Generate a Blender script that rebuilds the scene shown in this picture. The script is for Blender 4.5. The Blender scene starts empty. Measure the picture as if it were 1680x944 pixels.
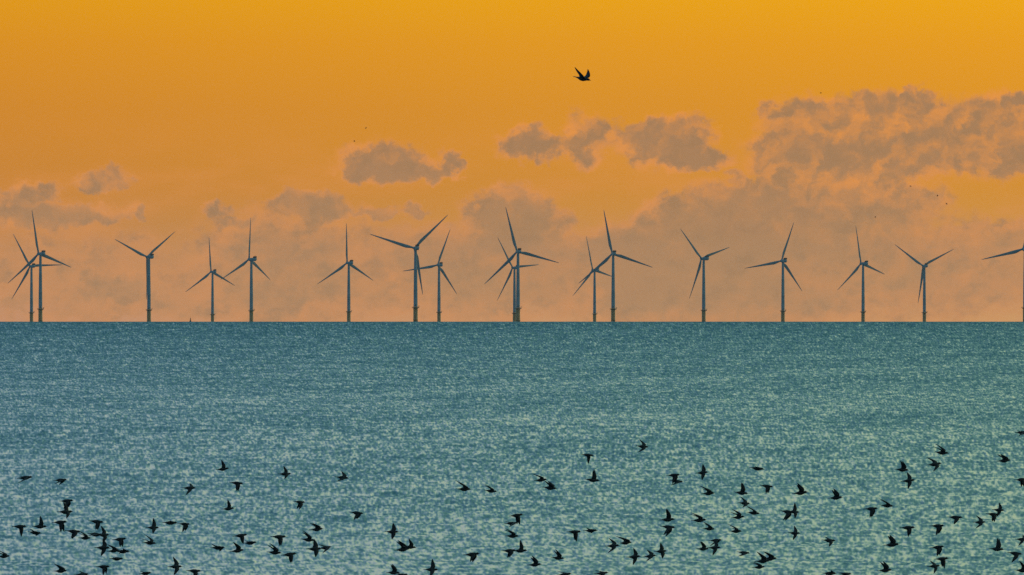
import bpy, bmesh, math, random
import numpy as np
from mathutils import Vector, Matrix

random.seed(7)
rng = np.random.default_rng(11)
C = bpy.context.scene.collection
S = bpy.context.scene

# ------------------------------------------------------------------ geometry of the view
H_EYE = 7.0                       # eye height above the sea, metres
R_EARTH = 6.371e6 * 7 / 6         # earth radius with normal refraction
ANG = 5.0e-5                      # radians per pixel of the 1680 wide photograph
DIP = math.sqrt(2 * H_EYE / R_EARTH)
Y_HORIZON = 528.0

def drop(d):                      # how far the sea surface sinks at distance d
    return d * d / (2 * R_EARTH)

def ray_point(px, py, d):         # point at distance d seen at photo pixel (px, py)
    az = (px - 840) * ANG
    el = (Y_HORIZON - py) * ANG - DIP
    return Vector((d * math.sin(az), d * math.cos(az), H_EYE + d * math.tan(el)))

# ------------------------------------------------------------------ camera
cam = bpy.data.cameras.new('camera')
cam.sensor_width = 36.0
cam.lens = 18.0 / math.tan(840 * ANG)
cam.clip_start = 1.0
cam.clip_end = 200000.0
cam_o = bpy.data.objects.new('camera', cam)
C.objects.link(cam_o)
cam_o.location = (0, 0, H_EYE)
cam_o.rotation_euler = (math.pi / 2 + (Y_HORIZON - 472) * ANG - DIP, 0, 0)
S.camera = cam_o

# ------------------------------------------------------------------ colour management
S.view_settings.view_transform = 'Standard'
S.view_settings.look = 'None'
S.view_settings.exposure = 0.0
S.view_settings.gamma = 1.0
S.render.film_transparent = False
S.cycles.use_denoising = False       # keep the fine grain of the water

# ------------------------------------------------------------------ sun (low, off to the right)
SUN_EL = math.radians(5.0)
SUN_AZ = math.radians(24.0)       # to the right of the view direction
sun = bpy.data.lights.new('sun', 'SUN')
sun.energy = 0.5
sun.angle = math.radians(3.0)
sun.color = (1.0, 0.62, 0.32)
sun_o = bpy.data.objects.new('sun', sun)
C.objects.link(sun_o)
sd = Vector((math.sin(SUN_AZ) * math.cos(SUN_EL), math.cos(SUN_AZ) * math.cos(SUN_EL), math.sin(SUN_EL)))
sun_o.rotation_euler = (-sd).to_track_quat('-Z', 'Y').to_euler()
sun_o.location = (300, 300, 400)

# ------------------------------------------------------------------ world: dusk sky with clouds
world = bpy.data.worlds.new('World')
S.world = world
world.use_nodes = True
nt = world.node_tree
nt.nodes.clear()
NL = nt.links

def nd(t, **kw):
    n = nt.nodes.new(t)
    for k, v in kw.items():
        setattr(n, k, v)
    return n

def plug(sock, v):
    if isinstance(v, (int, float)):
        sock.default_value = v
    elif isinstance(v, (tuple, list)):
        sock.default_value = v
    else:
        NL.new(v, sock)

def M(op, a, b=0.0, c=0.0, clamp=False):
    n = nd('ShaderNodeMath', operation=op, use_clamp=clamp)
    plug(n.inputs[0], a); plug(n.inputs[1], b); plug(n.inputs[2], c)
    return n.outputs[0]

def add(a, b): return M('ADD', a, b)
def sub(a, b): return M('SUBTRACT', a, b)
def mul(a, b): return M('MULTIPLY', a, b)

def sstep(v, lo, hi, olo=0.0, ohi=1.0):
    n = nd('ShaderNodeMapRange', interpolation_type='SMOOTHSTEP')
    plug(n.inputs[0], v)
    for i, q in enumerate((lo, hi, olo, ohi)):
        n.inputs[1 + i].default_value = q
    return n.outputs[0]

def mixc(f, a, b, blend='MIX'):
    n = nd('ShaderNodeMix', data_type='RGBA', blend_type=blend)
    plug(n.inputs[0], f)
    for s, v in ((n.inputs[6], a), (n.inputs[7], b)):
        plug(s, tuple(v) + (1.0,) if isinstance(v, (tuple, list)) and len(v) == 3 else v)
    return n.outputs[2]

def noise(vec, scale, detail=5.0, rough=0.55, dist=0.0):
    n = nd('ShaderNodeTexNoise')
    NL.new(vec, n.inputs['Vector'])
    n.inputs['Scale'].default_value = scale
    n.inputs['Detail'].default_value = detail
    n.inputs['Roughness'].default_value = rough
    n.inputs['Distortion'].default_value = dist
    return n

def comb(x, y, z):
    n = nd('ShaderNodeCombineXYZ')
    plug(n.inputs[0], x); plug(n.inputs[1], y); plug(n.inputs[2], z)
    return n.outputs[0]

def ramp(f, stops):
    n = nd('ShaderNodeValToRGB')
    NL.new(f, n.inputs[0])
    el = n.color_ramp.elements
    while len(el) < len(stops):
        el.new(0.5)
    for e, (p, c) in zip(el, stops):
        e.position = p
        e.color = tuple(c) + (1.0,)
    return n.outputs[0]

tc = nd('ShaderNodeTexCoord')
sx = nd('ShaderNodeSeparateXYZ')
NL.new(tc.outputs['Generated'], sx.inputs[0])
az = M('ARCTAN2', sx.outputs[0], sx.outputs[1])
elv = M('ARCSINE', sx.outputs[2])
# sky coordinates: hundredths-of-a-degree style angles, U right of the view, V above the sea horizon
U = M('DIVIDE', az, ANG * 100)                   # 1 unit = 100 photo pixels = 0.29 degrees
V = M('DIVIDE', add(elv, DIP), ANG * 100)
t = M('SQRT', M('DIVIDE', M('MAXIMUM', elv, 0.0), math.pi / 2), clamp=True)

def tpos(py):
    return math.sqrt(max(0.0, (Y_HORIZON - py) * ANG) / (math.pi / 2))

def tdeg(d): return math.sqrt(d / 90.0)

front = ramp(t, [
    (0.0, (0.69, 0.345, 0.140)),
    (tpos(450), (0.645, 0.300, 0.078)),
    (tpos(330), (0.690, 0.275, 0.028)),
    (tpos(200), (0.735, 0.290, 0.018)),
    (tpos(100), (0.790, 0.322, 0.011)),
    (tpos(0), (0.85, 0.380, 0.004)),
    (tdeg(4), (0.88, 0.48, 0.05)),
    (tdeg(7.5), (0.78, 0.68, 0.34)),
    (tdeg(11), (0.66, 0.84, 0.64)),
    (tdeg(21), (0.26, 0.53, 0.51)),
    (tdeg(40), (0.085, 0.28, 0.31)),
    (1.0, (0.05, 0.16, 0.21)),
])
back = ramp(t, [
    (0.0, (0.065, 0.14, 0.20)),
    (tdeg(8), (0.065, 0.15, 0.22)),
    (tdeg(45), (0.07, 0.16, 0.23)),
    (1.0, (0.08, 0.18, 0.24)),
])
# how far from the sunset side
facing = M('COSINE', sub(az, SUN_AZ))
wfront = sstep(facing, -0.55, 0.80)
# inside the sunset side: a little more yellow towards the sun, redder to the left
lin = M('MULTIPLY_ADD', az, 2.1, 0.5, clamp=True)
tint = ramp(lin, [(0.0, (0.90, 0.88, 1.1)), (0.40, (0.91, 0.87, 1.15)), (0.5, (0.985, 0.985, 1.02)), (0.60, (1.05, 1.07, 0.9)), (1.0, (1.10, 1.12, 0.9))])
clear = mixc(1.0, front, tint, 'MULTIPLY')

# ---- clouds
P = comb(U, V, 0.0)
n1 = noise(P, 1.1, 7.0, 0.60)
sc = nd('ShaderNodeSeparateColor'); NL.new(n1.outputs['Color'], sc.inputs[0])
n2 = noise(P, 3.2, 5.0, 0.6)
sc2 = nd('ShaderNodeSeparateColor'); NL.new(n2.outputs['Color'], sc2.inputs[0])
WU = add(U, add(mul(sub(sc.outputs[0], 0.5), 0.85), mul(sub(sc2.outputs[0], 0.5), 0.66)))
WV = add(V, add(mul(sub(sc.outputs[1], 0.5), 0.62), mul(sub(sc2.outputs[1], 0.5), 0.54)))

def puff(x, y, rx, ryt, ryb, soft, op):
    """one cloud mass at sky angle of photo pixel x, y: half width, half height up and down"""
    du = mul(sub(WU, (x - 840) / 100.0), 100.0 / rx)
    dv = sub(WV, (Y_HORIZON - y) / 100.0)
    dvs = M('MAXIMUM', mul(dv, 100.0 / ryt), mul(dv, -100.0 / ryb))
    r = M('SQRT', add(mul(du, du), mul(dvs, dvs)))
    return sstep(r, 1.62 + soft * .6, 0.30, 0.0, op)

PUFFS = [
    # the small dark cloud left of centre
    (640, 280, 82, 42, 16, .2, .95), (705, 284, 46, 20, 13, .3, .95), (645, 258, 34, 24, 22, .3, .85), (744, 260, 15, 15, 20, .45, .6), (752, 288, 14, 8, 8, .5, .45),
    # pair of ragged clouds right of centre
    (862, 238, 44, 22, 20, .40, .75), (915, 240, 30, 12, 12, .4, .55), (965, 226, 40, 40, 36, .45, .62), (1092, 234, 74, 44, 40, .28, .92), (1130, 260, 62, 24, 17, .30, .95), (1050, 215, 32, 26, 34, .35, .8), (1205, 290, 24, 10, 10, .6, .5),
    # the big cloud at the right
    (1330, 195, 84, 34, 44, .45, .55), (1335, 186, 34, 18, 14, .5, .7), (1480, 205, 120, 46, 74, .40, .66), (1508, 168, 30, 24, 24, .3, .85), (1400, 182, 60, 26, 30, .4, .6), (1620, 230, 180, 60, 50, .35, .70), (1370, 256, 130, 50, 46, .35, .74), (1470, 258, 200, 40, 30, .5, .66), (1672, 170, 22, 14, 10, .35, .85), (1640, 266, 110, 14, 14, .6, .75), (1260, 180, 18, 14, 12, .5, .5),
    # left hand bank and strays
    (75, 355, 120, 22, 20, .30, .90), (40, 328, 40, 20, 36, .4, .8), (90, 318, 18, 14, 14, .5, .55), (168, 298, 50, 18, 14, .45, .62), (195, 303, 22, 12, 8, .5, .5), (225, 357, 10, 12, 14, .5, .7), (352, 344, 20, 18, 14, .5, .7), (388, 360, 40, 10, 8, .6, .5),
    (518, 342, 66, 26, 17, .40, .80), (500, 325, 30, 18, 18, .5, .6), (624, 350, 34, 14, 11, .5, .62), (680, 345, 20, 10, 10, .6, .5),
    # the dome in the middle and the long bank rising to the right
    (845, 376, 80, 60, 70, .1, .98), (800, 430, 190, 50, 80, .6, .72), (470, 440, 150, 80, 90, .7, .66), (180, 468, 64, 26, 30, .45, .60), (620, 450, 130, 40, 70, .7, .5),
    (1060, 430, 130, 64, 110, .2, .92), (1200, 395, 150, 76, 150, .2, .94), (1180, 460, 330, 90, 70, .4, .75), (1310, 350, 120, 56, 160, .4, .80), (960, 440, 90, 40, 70, .5, .6),
    (1000, 405, 60, 30, 60, .3, .9), (1120, 372, 80, 40, 60, .3, .92), (1245, 335, 80, 42, 70, .3, .92), (1420, 330, 110, 36, 80, .6, .68),
    (1480, 420, 260, 60, 100, .6, .60), (1640, 385, 120, 26, 30, .6, .55), (1300, 480, 500, 40, 40, .7, .5),
    (100, 420, 190, 40, 90, .7, .42), (330, 500, 420, 50, 30, .8, .42),
]
dens = None
for p in PUFFS:
    q = puff(*p)
    dens = q if dens is None else M('MAXIMUM', dens, q)
# the same kind of broken cloud goes on outside the view, low over the horizon all the way round
farn = noise(comb(mul(U, 0.30), mul(V, 0.75), 3.7), 1.0, 6.0, 0.58)
far = mul(sstep(farn.outputs[0], 0.47, 0.66, 0.0, 0.8), mul(sstep(V, 9.0, 3.0), sstep(M('ABSOLUTE', U), 8.6, 11.0)))
dens = M('MAXIMUM', dens, far)
n3 = noise(comb(mul(U, 1.0), mul(V, 1.35), 9.0), 2.6, 8.0, 0.64)
n5 = noise(comb(mul(U, 0.9), mul(V, 1.6), 2.0), 1.1, 6.0, 0.58)
n4 = noise(comb(mul(U, 0.45), mul(V, 1.4), 5.0), 1.0, 6.0, 0.58)
broken = add(mul(sub(n3.outputs[0], 0.5), 0.75), mul(sub(n5.outputs[0], 0.5), 0.55))
edge = add(dens, mul(broken, mul(mul(dens, 2.0), sub(1.2, dens))))
alpha = sstep(edge, 0.12, 0.46)
def soft_relief(off):
    n = noise(comb(add(mul(WU, 1.0), off[0]), add(mul(WV, 1.1), off[1]), 9.0), 1.9, 5.0, 0.50)
    return n.outputs[0]
relief = mul(sub(soft_relief((0.0, 0.0)), soft_relief((-0.10, 0.16))), sstep(V, 1.0, 2.6, 0.40, 0.95))   # low, far banks are smoother
# thin veil low over the sea
veil = mul(sstep(n4.outputs[0], 0.40, 0.66, 0.0, 0.50), sstep(V, 3.6, 1.4))
pink = mixc(sstep(V, 0.2, 3.4), (0.745, 0.302, 0.100), (0.82, 0.306, 0.066))
grey = mixc(sstep(V, 0.2, 3.6), (0.495, 0.258, 0.114), (0.375, 0.208, 0.108))
sky_c = mixc(veil, clear, pink)
body = mixc(sstep(add(add(edge, mul(relief, 1.9)), mul(sub(n5.outputs[0], 0.5), 0.4)), -0.02, 0.98), pink, grey)
dark = mixc(mul(sstep(add(relief, mul(sub(n3.outputs[0], 0.5), 0.6)), -0.02, 0.22), mul(alpha, 0.5)), body, (0.335, 0.195, 0.100))
sky_c = mixc(mul(alpha, 0.90), sky_c, dark)
full = mixc(wfront, back, sky_c)

nish = nd('ShaderNodeTexSky')
nish.sky_type = 'NISHITA'
nish.sun_disc = False
nish.sun_elevation = SUN_EL
nish.sun_rotation = SUN_AZ
nish.air_density = 1.0
nish.dust_density = 2.0
nish.ozone_density = 2.0
bg1 = nd('ShaderNodeBackground')
NL.new(full, bg1.inputs[0]); bg1.inputs[1].default_value = 1.0
bg2 = nd('ShaderNodeBackground')
NL.new(nish.outputs[0], bg2.inputs[0])
NL.new(sstep(elv, math.radians(10), math.radians(50), 0.0, 0.05), bg2.inputs[1])
addsh = nd('ShaderNodeAddShader')
NL.new(bg1.outputs[0], addsh.inputs[0]); NL.new(bg2.outputs[0], addsh.inputs[1])
wo = nd('ShaderNodeOutputWorld')
NL.new(addsh.outputs[0], wo.inputs[0])

# ------------------------------------------------------------------ helpers
def mat(name, col, rough=0.5, metal=0.0, var=0.0, scale=1.0, stretch=(1, 1, 1), spec=0.5):
    m = bpy.data.materials.new(name)
    m.use_nodes = True
    b = m.node_tree.nodes['Principled BSDF']
    b.inputs['Base Color'].default_value = tuple(col) + (1.0,)
    b.inputs['Roughness'].default_value = rough
    b.inputs['Metallic'].default_value = metal
    b.inputs['Specular IOR Level'].default_value = spec
    if var:
        ns = m.node_tree.nodes; ls = m.node_tree.links
        tcn = ns.new('ShaderNodeTexCoord'); mp = ns.new('ShaderNodeMapping'); nz = ns.new('ShaderNodeTexNoise'); mr = ns.new('ShaderNodeMapRange'); mx = ns.new('ShaderNodeMix')
        mx.data_type = 'RGBA'; mx.blend_type = 'MULTIPLY'
        mp.inputs['Scale'].default_value = stretch
        nz.inputs['Scale'].default_value = scale; nz.inputs['Detail'].default_value = 4
        ls.new(tcn.outputs['Object'], mp.inputs[0]); ls.new(mp.outputs[0], nz.inputs['Vector'])
        ls.new(nz.outputs[0], mr.inputs[0])
        mr.inputs[1].default_value = 0.3; mr.inputs[2].default_value = 0.7; mr.inputs[3].default_value = 1 - var; mr.inputs[4].default_value = 1.0
        mx.inputs[0].default_value = 1.0
        mx.inputs[6].default_value = tuple(col) + (1.0,)
        ls.new(mr.outputs[0], mx.inputs[7])
        ls.new(mx.outputs[2], b.inputs['Base Color'])
    return m

M_PAINT = mat('light grey tower paint', (0.45, 0.51, 0.54), 0.70, spec=0.2, var=0.12, scale=0.25, stretch=(1, 1, 0.15))
M_BLADE = mat('light grey blade coating', (0.37, 0.42, 0.45), 0.70, spec=0.2, var=0.08, scale=0.3)
M_NAC = mat('nacelle shell paint', (0.45, 0.51, 0.54), 0.65, spec=0.25, var=0.08, scale=0.5)
M_DARK = mat('dark cooler grille', (0.16, 0.10, 0.09), 0.6)
M_YELLOW = mat('weathered yellow steel', (0.80, 0.42, 0.17), 0.55, var=0.30, scale=0.4, stretch=(1, 1, 0.3))
M_STEEL = mat('galvanised steel', (0.22, 0.19, 0.16), 0.55, 0.2)
M_BIRD = mat('dark plumage', (0.026, 0.018, 0.015), 0.6, var=0.35, scale=30)
M_GULL = mat('black brown plumage', (0.018, 0.014, 0.016), 0.55, var=0.35, scale=12)
M_BUOY = mat('dark painted buoy', (0.10, 0.06, 0.05), 0.6)

def mesh_obj(name, me, parent=None, m=None):
    o = bpy.data.objects.new(name, me)
    C.objects.link(o)
    if m is not None and not me.materials:
        me.materials.append(m)
    if parent is not None:
        o.parent = parent
    return o

def mesh_from(name, bm, smooth=True):
    bmesh.ops.recalc_face_normals(bm, faces=bm.faces)
    me = bpy.data.meshes.new(name)
    bm.to_mesh(me); bm.free()
    if smooth:
        me.polygons.foreach_set('use_smooth', [True] * len(me.polygons))
    return me

def loft(bm, rings, cap=True):
    rs = [[bm.verts.new(p) for p in ring] for ring in rings]
    n = len(rs[0])
    for a, b in zip(rs, rs[1:]):
        for i in range(n):
            bm.faces.new((a[i], a[(i + 1) % n], b[(i + 1) % n], b[i]))
    if cap:
        bm.faces.new(rs[0][::-1]); bm.faces.new(rs[-1])
    return rs

def ring(r, z, n=24, cx=0, cy=0):
    return [(cx + r * math.cos(2 * math.pi * i / n), cy + r * math.sin(2 * math.pi * i / n), z) for i in range(n)]

def box(bm, x0, x1, y0, y1, z0, z1):
    loft(bm, [[(x0, y0, z0), (x1, y0, z0), (x1, y1, z0), (x0, y1, z0)], [(x0, y0, z1), (x1, y0, z1), (x1, y1, z1), (x0, y1, z1)]])

def rod(bm, a, b, r, n=6):
    a = Vector(a); b = Vector(b); d = (b - a).normalized()
    u = d.orthogonal().normalized(); v = d.cross(u)
    loft(bm, [[tuple(p + u * r * math.cos(2 * math.pi * i / n) + v * r * math.sin(2 * math.pi * i / n)) for i in range(n)] for p in (a, b)])

def tag(o, label=None, cat=None, group=None, kind=None):
    if label: o['label'] = label
    if cat: o['category'] = cat
    if group: o['group'] = group
    if kind: o['kind'] = kind

# ------------------------------------------------------------------ the sea
def dist_of(p):                    # distance on the curved sea seen p photo pixels below the horizon
    e = DIP + p * ANG
    return R_EARTH * (e - math.sqrt(max(e * e - DIP * DIP, 0.0)))

def build_sea():
    pv = np.concatenate([np.array([0.0, 0.25, 0.6, 1.0, 1.6]), np.arange(2.4, 560, 1.25)])
    d_f = np.array([dist_of(p) for p in pv])[::-1]                 # near to far
    d_near = np.array([0.05, 3.0, 12.0, 40.0, 90.0, 150.0, 200.0])
    d_near = d_near[d_near < d_f[0] * 0.95]
    d_far = np.array([10500., 11500., 13000., 15000., 18000., 22000., 28000.])
    D = np.concatenate([d_near, d_f, d_far])
    fan = np.arange(-0.056, 0.0560001, 1.35 * ANG)
    side = np.array([0.065, 0.09, 0.14, 0.22, 0.34, 0.5, 0.7, 0.95, 1.25, 1.6, 2.0, 2.4, 2.8, math.pi])
    A = np.concatenate([-side[::-1], fan, side])
    nr, nc = len(D), len(A)
    dd, aa = np.meshgrid(D, A, indexing='ij')
    gap = np.gradient(D)[:, None] * np.ones_like(aa)
    x = dd * np.sin(aa); y = dd * np.cos(aa)
    fine = (np.abs(aa) < 0.0565)
    # chop: slope seen in each facet
    jd = dd + (rng.random((nr, 1)) - 0.5) * np.minimum(gap, 900.0)
    ja = aa + (rng.random(dd.shape) - 0.5) * 0.5 * ANG
    xs = (jd * np.sin(ja)); ys = (jd * np.cos(ja))
    sy = np.zeros_like(dd); sxx = np.zeros_like(dd); g = np.zeros_like(dd); zz = np.zeros_like(dd)
    n = 52
    lam = np.concatenate([np.exp(rng.uniform(math.log(0.055), math.log(0.45), n)), np.exp(rng.uniform(math.log(0.6), math.log(4.5), 18))])
    th = np.concatenate([rng.normal(0.25, 0.75, n), rng.normal(0.15, 0.45, 18)])
    for L, a in zip(lam, th):
        k = 2 * math.pi / L
        ph = rng.uniform(0, 6.283)
        c = np.cos(k * (xs * math.sin(a) + ys * math.cos(a)) + ph)
        w = 1.0 if L < 0.5 else 0.62
        sy += w * math.cos(a) * c
        sxx += w * math.sin(a) * c
    for q in (sy, sxx):                     # short crests hang together over two or three mesh rows near the shore
        sm = q.copy(); sm[1:-1] = (0.5 * q[:-2] + 1.3 * q[1:-1] + 0.5 * q[2:]) / 1.6
        wn = np.clip((900.0 - dd) / 500.0, 0.0, 1.0)
        q[:] = q * (1 - wn) + sm * wn
    sy /= sy[fine].std(); sxx /= sxx[fine].std()
    sk = np.exp(0.22 * sy); sy = -(sk - sk[fine].mean()) / sk[fine].std()   # most facets dark, some flat bright ones
    # gust streaks and wave groups, tens of metres long
    for i in range(22):
        Lx = math.exp(rng.uniform(math.log(3.0), math.log(60.0)))
        Ly = Lx * rng.uniform(3, 9)
        g += np.cos(2 * math.pi * (x / Lx * rng.choice([-1, 1]) + y / Ly) + rng.uniform(0, 6.283))
    g /= g[fine].std()
    # swell that the mesh itself carries
    for i in range(20):
        L = math.exp(rng.uniform(math.log(1.2), math.log(26.0)))
        a = rng.normal(0.2, 0.5)
        lim = np.clip(L / (2.2 * np.maximum(gap * abs(math.cos(a)), 1e-6)) - 0.3, 0.0, 1.0)
        zz += 0.0009 * L ** 0.75 * lim * np.cos(2 * math.pi / L * (x * math.sin(a) + y * math.cos(a)) + rng.uniform(0, 6.283))
    zz *= fine
    # offshore the breeze is fresher: steeper facets
    off = np.clip(np.log(dd / 320.0) / math.log(9000 / 320.0), 0, 1)
    mean = (SEA_MEAN[0] + (SEA_MEAN[1] - SEA_MEAN[0]) * off) * (1 + SEA_GUST * g)
    s_t = mean + SEA_RMS * (sy + 0.25) * (1 - 0.2 * off) - 0.085
    s_t = np.clip(0.085 + 0.03 * np.log1p(np.exp(np.clip(s_t / 0.03, -30, 30))), 0.05, 0.8)
    s_x = 0.09 * sxx
    out = ~fine
    s_t[out] = mean[out]; s_x[out] = 0
    # facet normal leaning to the shore (towards the viewer) and sideways
    ca, sa = np.cos(aa), np.sin(aa)
    nx = -s_t * sa + s_x * ca
    ny = -s_t * ca - s_x * sa
    nz = np.ones_like(nx)
    ln = np.sqrt(nx * nx + ny * ny + 1)
    z = -drop(dd) + zz
    co = np.stack([x, y, z], -1).reshape(-1, 3).astype(np.float32)
    nor = np.stack([nx / ln, ny / ln, nz / ln], -1).reshape(-1, 3).astype(np.float32)
    i = np.arange(nr - 1)[:, None] * nc + np.arange(nc - 1)[None, :]
    quads = np.stack([i, i + 1, i + nc + 1, i + nc], -1).reshape(-1, 4)[:, ::-1].astype(np.int32)
    me = bpy.data.meshes.new('sea')
    nq = len(quads)
    me.vertices.add(len(co)); me.vertices.foreach_set('co', co.ravel())
    me.loops.add(nq * 4); me.loops.foreach_set('vertex_index', quads.ravel())
    me.polygons.add(nq)
    me.polygons.foreach_set('loop_start', np.arange(0, nq * 4, 4, dtype=np.int32))
    me.update(calc_edges=True)
    at = me.attributes.new('facet', 'FLOAT_VECTOR', 'POINT')
    at.data.foreach_set('vector', nor.ravel())
    m = bpy.data.materials.new('choppy sea water')
    m.use_nodes = True
    ns = m.node_tree.nodes; ls = m.node_tree.links
    b = ns['Principled BSDF']
    b.inputs['Base Color'].default_value = SEA_BASE + (1.0,)
    b.inputs['Roughness'].default_value = 0.12
    b.inputs['IOR'].default_value = 1.333
    b.inputs['Specular Tint'].default_value = (1, 1, 1, 1)
    an = ns.new('ShaderNodeAttribute'); an.attribute_name = 'facet'
    vm = ns.new('ShaderNodeVectorMath'); vm.operation = 'NORMALIZE'
    ls.new(an.outputs['Vector'], vm.inputs[0]); ls.new(vm.outputs[0], b.inputs['Normal'])
    me.polygons.foreach_set('use_smooth', [True] * nq)
    o = mesh_obj('sea', me, None, m)
    tag(o, 'choppy teal sea filling the lower part of the view', None, None, 'structure')

SEA_MEAN = (0.132, 0.290)
SEA_RMS = 0.062
SEA_GUST = 0.085
SEA_BASE = (0.010, 0.166, 0.196)
build_sea()

# ------------------------------------------------------------------ wind turbines
HUB_H = 85.5
ROTOR_R = 56.0
TILT = math.radians(6.0)
OVERHANG = 4.3

def blade_mesh():
    bm = bmesh.new()
    rings = []
    prof = [(1.2, 2.3, 2.3, 20), (3.5, 2.3, 2.2, 20), (7.0, 3.3, 1.7, 17), (11.0, 4.05, 1.25, 13), (16, 3.75, .95, 10), (23, 3.1, .68, 7), (32, 2.4, .46, 4), (41, 1.75, .30, 2), (49, 1.2, .18, 1), (54, .75, .10, 0), (56, .25, .05, 0)]
    for r, ch, th, tw in prof:
        f = r / ROTOR_R
        ax = 0.022 * r + 2.1 * f * f
        a = math.radians(tw)
        pts = []
        n = 12
        rnd = max(0.0, 1 - (r - 3.5) / 6) if r > 3.5 else 1.0
        for i in range(n):
            q = 2 * math.pi * i / n
            u = math.cos(q) * ch / 2
            v = math.sin(q) * th / 2 * (1 if rnd > .9 else (0.55 + 0.45 * math.cos(q / 1.0)) * (1 - rnd) * 1.2 + rnd)
            u -= (1 - rnd) * ch * 0.18
            pts.append((u * math.cos(a) - v * math.sin(a), ax + u * math.sin(a) + v * math.cos(a), r))
        rings.append(pts)
    loft(bm, rings)
    return mesh_from('blade', bm)

def hub_mesh():
    bm = bmesh.new()
    rings = []
    for y, r in ((-1.7, 1.45), (-1.2, 1.75), (0.0, 1.85), (1.0, 1.7), (1.8, 1.25), (2.3, .7), (2.5, .12)):
        rings.append([(r * math.cos(2 * math.pi * i / 20), y, r * math.sin(2 * math.pi * i / 20)) for i in range(20)])
    loft(bm, rings)
    return mesh_from('hub', bm)

def nacelle_mesh():
    bm = bmesh.new()
    rings = []
    for y, w, zt, zb, k in ((2.5, 2.9, 1.7, -1.5, .8), (1.8, 3.6, 2.1, -1.9, .75), (-1.5, 4.0, 2.4, -2.1, .5), (-6.8, 4.0, 2.4, -2.0, .5), (-8.2, 3.7, 2.3, -1.2, .55), (-8.6, 3.1, 2.0, -.8, .7)):
        n = 20
        zc = (zt + zb) / 2; hz = (zt - zb) / 2; pts = []
        for i in range(n):
            q = 2 * math.pi * i / n
            c, s_ = math.cos(q), math.sin(q)
            e = k
            pts.append((math.copysign(abs(c) ** e, c) * w / 2, y, zc + math.copysign(abs(s_) ** e, s_) * hz))
        rings.append(pts)
    loft(bm, rings)
    return mesh_from('nacelle', bm)

def cooler_mesh():
    bm = bmesh.new()
    loft(bm, [[(-1.9, -8.4, 2.38), (1.9, -8.4, 2.38), (1.9, -4.2, 2.38), (-1.9, -4.2, 2.38)], [(-1.9, -8.5, 4.5), (1.9, -8.5, 4.5), (1.9, -5.6, 4.5), (-1.9, -5.6, 4.5)]])
    bmesh.ops.bevel(bm, geom=bm.edges[:], offset=0.18, segments=1, affect='EDGES')
    return mesh_from('cooler', bm, False)

def vane_mesh():
    bm = bmesh.new()
    rod(bm, (0.8, -7.6, 4.46), (0.8, -7.6, 5.8), 0.06)
    rod(bm, (-0.8, -7.6, 4.46), (-0.8, -7.6, 5.8), 0.06)
    rod(bm, (-0.8, -7.6, 5.5), (0.8, -7.6, 5.5), 0.05)
    return mesh_from('wind_vane', bm)

def tower_mesh():
    bm = bmesh.new()
    rings = []
    for z, r in ((18.2, 2.38), (18.5, 2.5), (18.8, 2.36), (38, 2.24), (38.2, 2.3), (38.4, 2.23), (61, 1.92), (61.2, 1.98), (61.4, 1.91), (82.9, 1.56), (83.4, 1.62)):
        rings.append(ring(r, z, 28))
    loft(bm, rings)
    return mesh_from('tower', bm)

def door_mesh():
    bm = bmesh.new()
    box(bm, -0.5, 0.5, -2.46, -2.30, 18.9, 21.2)
    return mesh_from('door', bm, False)

def piece_mesh():
    bm = bmesh.new()
    loft(bm, [ring(2.62, -9, 28), ring(2.62, 3.0, 28), ring(2.72, 3.1, 28), ring(2.72, 3.7, 28), ring(2.62, 3.8, 28), ring(2.58, 16.2, 28), ring(2.44, 18.15, 28)])
    return mesh_from('transition_piece', bm)

def landing_mesh():
    bm = bmesh.new()
    for x in (-0.9, 0.9):
        rod(bm, (x, -3.7, -5), (x, -3.7, 9.5), 0.19)
        for z in (0, 4.5, 9.2):
            rod(bm, (x, -3.7, z), (x * .8, -2.4, z), 0.12)
    for x in (-0.3, 0.3):
        rod(bm, (x, -3.3, -4), (x, -3.3, 16.8), 0.05)
    for i in range(34):
        rod(bm, (-0.3, -3.3, -3.8 + i * .6), (0.3, -3.3, -3.8 + i * .6), 0.035, 4)
    return mesh_from('boat_landing', bm)

def platform_mesh():
    bm = bmesh.new()
    loft(bm, [ring(2.75, 16.3, 28), ring(4.1, 16.9, 28), ring(4.2, 17.0, 28), ring(4.2, 17.3, 28)])
    return mesh_from('work_platform', bm, False)

def railing_mesh():
    bm = bmesh.new()
    n = 24
    for i in range(n):
        a = 2 * math.pi * i / n; b = 2 * math.pi * (i + 1) / n
        p = (4.1 * math.cos(a), 4.1 * math.sin(a)); q = (4.1 * math.cos(b), 4.1 * math.sin(b))
        rod(bm, p + (17.28,), p + (18.45,), 0.05, 4)
        for z in (17.85, 18.42):
            rod(bm, p + (z,), q + (z,), 0.045, 4)
    return mesh_from('railing', bm)

def crane_mesh():
    bm = bmesh.new()
    rod(bm, (3.6, -1.2, 17.28), (3.6, -1.2, 19.6), 0.22, 8)
    rod(bm, (3.6, -1.2, 19.5), (5.2, -1.9, 18.7), 0.16, 8)
    box(bm, 3.2, 4.0, -1.6, -.8, 17.31, 18.3)
    return mesh_from('davit_crane', bm)

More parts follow.
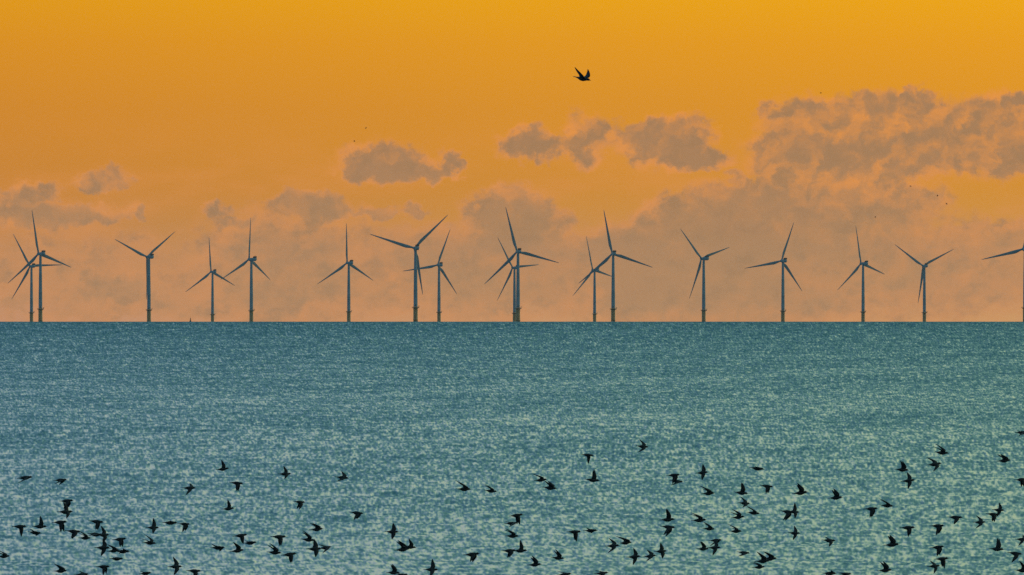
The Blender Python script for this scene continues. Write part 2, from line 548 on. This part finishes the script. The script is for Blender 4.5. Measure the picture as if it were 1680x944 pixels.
TM = dict(blade=blade_mesh(), hub=hub_mesh(), nacelle=nacelle_mesh(), cooler=cooler_mesh(), wind_vane=vane_mesh(), tower=tower_mesh(), door=door_mesh(),
          transition_piece=piece_mesh(), boat_landing=landing_mesh(), work_platform=platform_mesh(), railing=railing_mesh(), davit_crane=crane_mesh())
for k, m in dict(blade=M_BLADE, hub=M_NAC, nacelle=M_NAC, cooler=M_DARK, wind_vane=M_STEEL, tower=M_PAINT, door=M_STEEL, transition_piece=M_YELLOW,
                 boat_landing=M_YELLOW, work_platform=M_STEEL, railing=M_STEEL, davit_crane=M_YELLOW).items():
    TM[k].materials.append(m)

def dist_for_hub(hub_px):          # distance at which the hub stands hub_px photo pixels above the horizon
    lo, hi = 9000.0, 26000.0
    for _ in range(60):
        d = (lo + hi) / 2
        el = (HUB_H - drop(d) - H_EYE) / d + DIP
        if el / ANG > hub_px: lo = d
        else: hi = d
    return d

# tower pixel, hub height px, rotor yaw deg, blade phase deg, label
TURBINES = [
    (66.3, 110.8, 36.7, 108.1, 'grey wind turbine at the far left, nearer one of the overlapping leftmost pair'),
    (51.6, 90.6, 31.3, 88.3, 'smaller wind turbine behind the leftmost one, one blade level and pointing right'),
    (244.2, 105.7, 38.1, 54.0, 'wind turbine with blades in a Y, third blade hanging just left of its tower'),
    (348.5, 81.3, 36.0, 114.2, 'shortest wind turbine, its right blade tip touching the next turbine, small buoy on its left'),
    (412.2, 101.8, 47.7, 0.4, 'tall wind turbine just right of the shortest one, top blade straight up'),
    (572.1, 96.0, 36.2, -2.9, 'lone wind turbine under the small dark cloud, top blade straight up'),
    (681.7, 120.2, 18.6, 46.6, 'tallest wind turbine, one long blade pointing up right and another hanging down'),
    (720.2, 92.5, 27.6, 20.5, 'smaller wind turbine right behind the tallest one, a blade reaching left across that tower'),
    (849.9, 114.4, 15.7, 104.5, 'large wind turbine in front of the dome shaped cloud, nearer of the overlapping middle pair'),
    (844.1, 88.1, 41.4, 85.5, 'small wind turbine half hidden behind the large one by the dome shaped cloud'),
    (975.6, 84.4, 46.3, 102.3, 'small wind turbine whose hub meets the blade tip of the larger one on its right'),
    (1006.1, 110.8, 14.0, 108.1, 'large wind turbine right of centre, its lower left blade crossing a smaller turbine'),
    (1154.7, 103.1, 43.5, 74.6, 'wind turbine with one blade down left and one blade slightly up to the right'),
    (1284.7, 99.3, 27.4, 19.1, 'wind turbine with one blade nearly level to the left, below the big cloud'),
    (1416.2, 94.9, 43.8, 106.5, 'wind turbine second from the right with a complete rotor, top blade nearly upright'),
    (1516.7, 91.0, 24.1, 64.2, 'wind turbine with blades in a Y near the right, third blade left of its tower'),
    (1681.8, 118.5, 30.0, 17.0, 'wind turbine cut off by the right edge, only one blade and the tower side showing'),
]

def make_turbine(spec):
    px, hub_px, yaw, phase, label = spec
    d = dist_for_hub(hub_px)
    az_ = (px - 840) * ANG
    root = bpy.data.objects.new('wind_turbine', None)
    C.objects.link(root)
    root.empty_display_size = 5
    root.location = (d * math.sin(az_), d * math.cos(az_), -drop(d))
    tag(root, label, 'wind turbine', 'wind turbines of the offshore wind farm along the horizon')
    yw = math.radians(yaw)
    kids = {}
    def kid(n, parent=root):
        o = mesh_obj(n, TM[n], parent); kids[n] = o
        return o
    tp = kid('transition_piece'); kid('boat_landing', tp)
    wp = kid('work_platform'); kid('railing', wp); kid('davit_crane', wp)
    tw = kid('tower'); kid('door', tw)
    na = kid('nacelle'); na.location = (0, 0, HUB_H); na.rotation_euler = (0, 0, yw)
    kid('cooler', na); kid('wind_vane', na)
    hb = kid('hub')
    hb.location = (-math.sin(yw) * OVERHANG, math.cos(yw) * OVERHANG, HUB_H + 0.35)
    hb.rotation_euler = (TILT, 0, yw)
    for i in range(3):
        b = kid('blade', hb)
        b.rotation_euler = (0, math.radians(phase + 120 * i), 0)
    return d

dists = [make_turbine(s) for s in TURBINES]
print('turbine distances', [round(d) for d in dists])

# ------------------------------------------------------------------ marker buoy on the horizon
def make_buoy():
    d = 10150.0
    az_ = (312.2 - 840) * ANG
    root = bpy.data.objects.new('marker_buoy', None); C.objects.link(root)
    root.location = (d * math.sin(az_), d * math.cos(az_), -drop(d))
    tag(root, 'tiny dark pointed buoy poking up from the horizon left of the shortest turbine', 'buoy')
    bm = bmesh.new(); loft(bm, [ring(.75, -.6, 14), ring(.85, .1, 14), ring(.7, .55, 14), ring(.42, .8, 14)])
    mesh_obj('float', mesh_from('float', bm), root, M_BUOY)
    bm = bmesh.new(); loft(bm, [ring(.42, .79, 10), ring(.34, 2.2, 10), ring(.2, 2.9, 10)])
    mesh_obj('pillar', mesh_from('pillar', bm), root, M_BUOY)
    bm = bmesh.new(); loft(bm, [ring(.26, 2.89, 10), ring(.05, 3.5, 10)])
    mesh_obj('topmark', mesh_from('topmark', bm), root, M_BUOY)
make_buoy()

# ------------------------------------------------------------------ birds
def wing_pts(root, side, ang, fold, sweep, span, chord, tipdrop):
    """sections of one wing: ang = degrees above level, fold = extra bend at the wrist, sweep = tip carried back"""
    secs = []
    x0 = root[0]
    pos = Vector(root)
    a = math.radians(ang)
    N = 7
    for i in range(N):
        f = i / (N - 1)
        if i:
            bend = a + math.radians(fold) * max(0.0, (f - .35) / .65)
            step = span / (N - 1)
            pos = pos + Vector((0, side * math.cos(bend) * step, math.sin(bend) * step))
        lead = x0 + chord * (0.50 + 0.28 * math.sin(min(1, f / .45) * math.pi / 2) * (1 - f)) - sweep * max(0, f - .30) ** 1.4
        ch = chord * (1.0 - 0.12 * f - 0.80 * f ** 2.4)
        th = 0.016 * (span / .17) * (1 - .85 * f)
        bend = a + math.radians(fold) * max(0.0, (f - .35) / .65)
        nrm = Vector((0, -side * math.sin(bend), math.cos(bend)))
        c = Vector((0, pos.y, pos.z))
        secs.append([tuple(c + Vector((lead, 0, 0))), tuple(c + Vector((lead - ch * .35, 0, 0)) + nrm * th * .6), tuple(c + Vector((lead - ch, 0, 0))), tuple(c + Vector((lead - ch * .35, 0, 0)) - nrm * th * .4)])
    return secs

def bird_mesh(name, near, far, fold=10, sweep=.10, length=.225, span=.135, chord=.072, neck=0.0, tail=1.0, m=None, fat=1.08, far_span=None, far_fold=None):
    bm = bmesh.new()
    L = length
    # body from tail fan to beak tip: x, half width, half height, z offset
    prof = [(-.50, .085 * tail, .012, .004), (-.36, .060 * tail, .022, .002), (-.24, .055, .052, -.002), (-.08, .105, .112, -.010), (.08, .115, .118, -.010), (.20, .085, .088, .002),
            (.27 + neck * .4, .060, .064, .014), (.325 + neck, .066, .070, .024), (.385 + neck, .046, .050, .022), (.42 + neck, .018, .020, .015), (.50 + neck, .004, .004, .004)]
    rings = []
    for x, w, h, z in prof:
        rings.append([(x * L, w * fat * L * math.cos(2 * math.pi * i / 10), z * L + h * fat * L * math.sin(2 * math.pi * i / 10)) for i in range(10)])
    loft(bm, rings)
    for side, a in ((-1, near), (1, far)):
        loft(bm, wing_pts((.05 * L, side * .05 * L, .03 * L), side, a, (far_fold if far_fold and side > 0 else fold) * (1 if a > 0 else -1), sweep, far_span if far_span and side > 0 else span, chord, 0))
    me = mesh_from(name, bm)
    me.materials.append(m or M_BIRD)
    return me

POSES = {   # near wing, far wing, fold, sweep ; several of each
    'T': [(-62, -50, 14, .05), (-74, -58, 8, .03), (-55, -66, 18, .09)],
    'U': [(78, 62, 8, .07), (66, 80, 6, .10), (84, 70, 4, .04)],
    'S': [(40, 58, 12, .24), (28, 52, 16, .28), (52, 44, 8, .20)],
    'X': [(-58, 70, 10, .07), (-66, 62, 8, .10), (-48, 76, 12, .05)],
    'E': [(-12, 12, 10, .16), (-24, 4, 8, .20), (10, -18, 10, .12)],
    'W': [(-38, 42, 10, .14), (-30, -38, 12, .16), (-44, 20, 10, .10)],
}
WORDS = {'T': 'wings down', 'U': 'wings straight up', 'S': 'wings swept up back', 'X': 'one wing up', 'E': 'wings nearly level', 'W': 'wings half spread'}
BM = {}
for k, v in POSES.items():
    BM[k] = [bird_mesh('bird', q[0] + random.uniform(-9, 9), q[1] + random.uniform(-9, 9), q[2] + random.uniform(-4, 12), q[3] + random.uniform(-.02, .05), length=random.uniform(.222, .242), span=random.uniform(.124, .162), chord=random.uniform(.062, .082), tail=random.uniform(.8, 1.3)) for q in v + v]

BIRDS = [  # photo pixel x, y of the body, pose, size
    (41,784,'E'),(99,788,'W'),(109,822,'T'),(107,840,'X'),(32,864,'T'),(65,864,'U'),(57,874,'E'),(98,857,'T'),(120,872,'T'),(139,883,'S'),(158,856,'T'),(156,877,'E'),(169,878,'X'),
    (196,885,'T'),(168,899,'X'),(186,904,'S'),(191,917,'E'),(201,905,'E'),(6,913,'S'),(99,937,'S'),(169,930,'T'),(134,943,'E'),
    (365,770,'U'),(388,793,'T'),(310,801,'W'),(374,835,'U'),(250,866,'X'),(279,858,'E'),(302,860,'T'),(245,891,'S'),(394,879,'T'),(410,891,'E'),(357,899,'E'),(389,904,'U'),(457,881,'T'),(450,907,'S'),
    (287,930,'X'),(318,937,'T'),(238,941,'E'),
    (467,778,'X'),(561,784,'W'),(491,824,'T'),(585,842,'T'),(519,869,'S'),(505,886,'S'),(515,901,'X'),(533,899,'E'),(474,910,'T'),(643,873,'X'),(660,902,'S'),(645,940,'U'),
    (761,803,'S'),(805,806,'S'),(847,846,'T'),(839,859,'E'),(840,880,'S'),(672,898,'U'),(774,910,'T'),(835,904,'T'),(853,904,'U'),(707,935,'X'),(877,927,'U'),(658,944,'E'),
    (964,747,'T'),(1054,733,'W'),(887,788,'S'),(902,801,'S'),(972,788,'U'),(942,873,'T'),(969,871,'E'),(1005,896,'W'),(1026,891,'S'),(915,916,'S'),(1040,914,'X'),(1066,913,'W'),(1084,905,'X'),(987,941,'E'),(926,943,'E'),
    (1152,776,'X'),(1105,780,'T'),(1110,790,'W'),(1242,769,'E'),(1258,798,'T'),(1162,810,'S'),(1216,809,'U'),(1221,826,'W'),(1211,849,'S'),(1236,842,'S'),(1095,853,'U'),(1096,865,'T'),(1147,854,'S'),
    (1163,868,'S'),(1207,872,'S'),(1174,887,'W'),(1172,899,'X'),(1153,901,'U'),(1220,907,'W'),(1263,917,'S'),(1251,921,'S'),(1245,931,'S'),(1292,840,'T'),
    (1313,809,'U'),(1371,817,'U'),(1480,771,'U'),(1490,789,'X'),(1302,840,'X'),(1429,835,'T'),(1455,830,'S'),(1303,875,'X'),(1360,887,'W'),(1489,866,'T'),(1463,894,'U'),(1452,936,'U'),(1361,941,'E'),(1387,942,'E'),
    (1545,743,'S'),(1533,762,'W'),(1647,756,'S'),(1677,710,'E'),(1675,787,'T'),(1638,837,'X'),(1629,844,'T'),(1567,849,'T'),(1607,857,'W'),(1538,863,'T'),(1676,885,'W'),(1635,901,'U'),(1538,898,'T'),
    (1665,908,'T'),(1545,917,'T'),(1532,929,'W'),(1677,936,'U'),
]
COLS = [(30, 'the leftmost turbine blades', 0), (98, 'the leftmost turbine pair', 0), (168, 'the gap after the leftmost pair', 0), (244, 'the leftmost Y shaped turbine', 0), (312, 'the tiny buoy', 0), (358, 'the shortest turbine', 0), (412, 'the turbine after the shortest', 0), (490, 'the gap before the lone turbine', 0), (571, 'the lone turbine', 0),
        (660, 'the tallest turbine', 0), (735, 'the turbine behind the tallest', 0), (847, 'the overlapping middle pair', 0), (915, 'the gap beyond the middle pair', 0), (972, 'the small turbine near centre right', 0), (1022, 'the large turbine right of centre', 0), (1095, 'the gap beyond that large turbine', 0), (1160, 'the fifth tower from right', 0),
        (1225, 'the gap before the fourth last tower', 0), (1290, 'the fourth tower from right', 0), (1370, 'the gap before the third last tower', 0), (1440, 'the third tower from right', 0), (1485, 'the gap beyond the third last tower', 0), (1540, 'the Y shaped turbine near right', 0), (1615, 'the gap before the last turbine', 0), (1670, 'the turbine cut by the edge', 0)]
COLS[15] = (1095, 'the gap left of the fifth last tower', 0)
ORD = ['highest', 'second', 'third', 'fourth', 'fifth', 'sixth', 'seventh', 'eighth', 'ninth', 'tenth', 'eleventh', 'twelfth']

bycol = {}
for i, b in enumerate(BIRDS):
    c = min(range(len(COLS)), key=lambda q: abs(COLS[q][0] - b[0]))
    bycol.setdefault(c, []).append((b[1], i))
rank = {}
for c, l in bycol.items():
    for r, (yy, i) in enumerate(sorted(l)):
        rank[i] = (c, r)

for i, (px, py, pose) in enumerate(BIRDS):
    d = random.uniform(190, 235)
    o = mesh_obj('bird', random.choice(BM[pose]))
    o.location = ray_point(px, py, d)
    s = d / 212.0 * random.uniform(1.0, 1.25)
    o.scale = (s, s, s)
    o.rotation_euler = (math.radians(random.uniform(-8, 8)), math.radians(random.uniform(-6, 8)), math.radians(random.uniform(-22, 22)))
    c, r = rank[i]
    tag(o, 'dark bird, %s, %s below %s' % (WORDS[pose], ORD[r], COLS[c][1]), 'bird', 'small dark birds flying low over the sea')

# the large bird alone in the sky
big = bird_mesh('large_bird', 40, 26, 6, 0.14, .44, .33, .14, .04, .9, M_GULL, 0.85, .235, 75)
o = mesh_obj('large_bird', big)
o.location = ray_point(955, 129, 240)
o.rotation_euler = (math.radians(2), math.radians(11), math.radians(-41))
tag(o, 'large dark bird with raised wings flying alone high in the orange sky', 'bird')

# far birds, only specks
SPECKS = [(600, 210, 'far speck of a bird above the small dark cloud, the upper of two'), (581, 232, 'far speck of a bird above the small dark cloud, the lower of two'), (1347, 153, 'far speck of a bird just above the big cloud at right'),
          (1436, 356, 'far speck of a bird right above the turbine second from the right'), (1494, 306, 'far speck of a bird, leftmost and highest of three below the big cloud'), (1538, 321, 'far speck of a bird, middle of three below the big cloud'), (1553, 335, 'far speck of a bird, rightmost and lowest of three below the big cloud')]
for px, py, lab in SPECKS:
    o = mesh_obj('bird', random.choice(BM[random.choice('WSE')]))
    o.location = ray_point(px, py, 1150)
    o.rotation_euler = (0.2, random.uniform(-.3, .3), random.uniform(-.9, .9))
    tag(o, lab, 'bird', 'far birds in the sky seen as specks')

# ------------------------------------------------------------------ sea air between the shore and the wind farm
HAZE = 0.8e-5
if HAZE:
    bm = bmesh.new()
    box(bm, -32500, 32500, -32500, 32500, -drop(34000) - 1.5, 165)
    hm = bpy.data.materials.new('sea haze'); hm.use_nodes = True
    ns = hm.node_tree.nodes; ns.clear()
    pv_ = ns.new('ShaderNodeVolumePrincipled'); ou = ns.new('ShaderNodeOutputMaterial')
    pv_.inputs['Color'].default_value = (0.86, 0.93, 0.97, 1); pv_.inputs['Density'].default_value = HAZE; pv_.inputs['Anisotropy'].default_value = 0.0
    hm.node_tree.links.new(pv_.outputs[0], ou.inputs['Volume'])
    o = mesh_obj('haze', mesh_from('haze', bm, False), None, hm)
    tag(o, 'thin sea haze paling the far turbines', None, None, 'stuff')
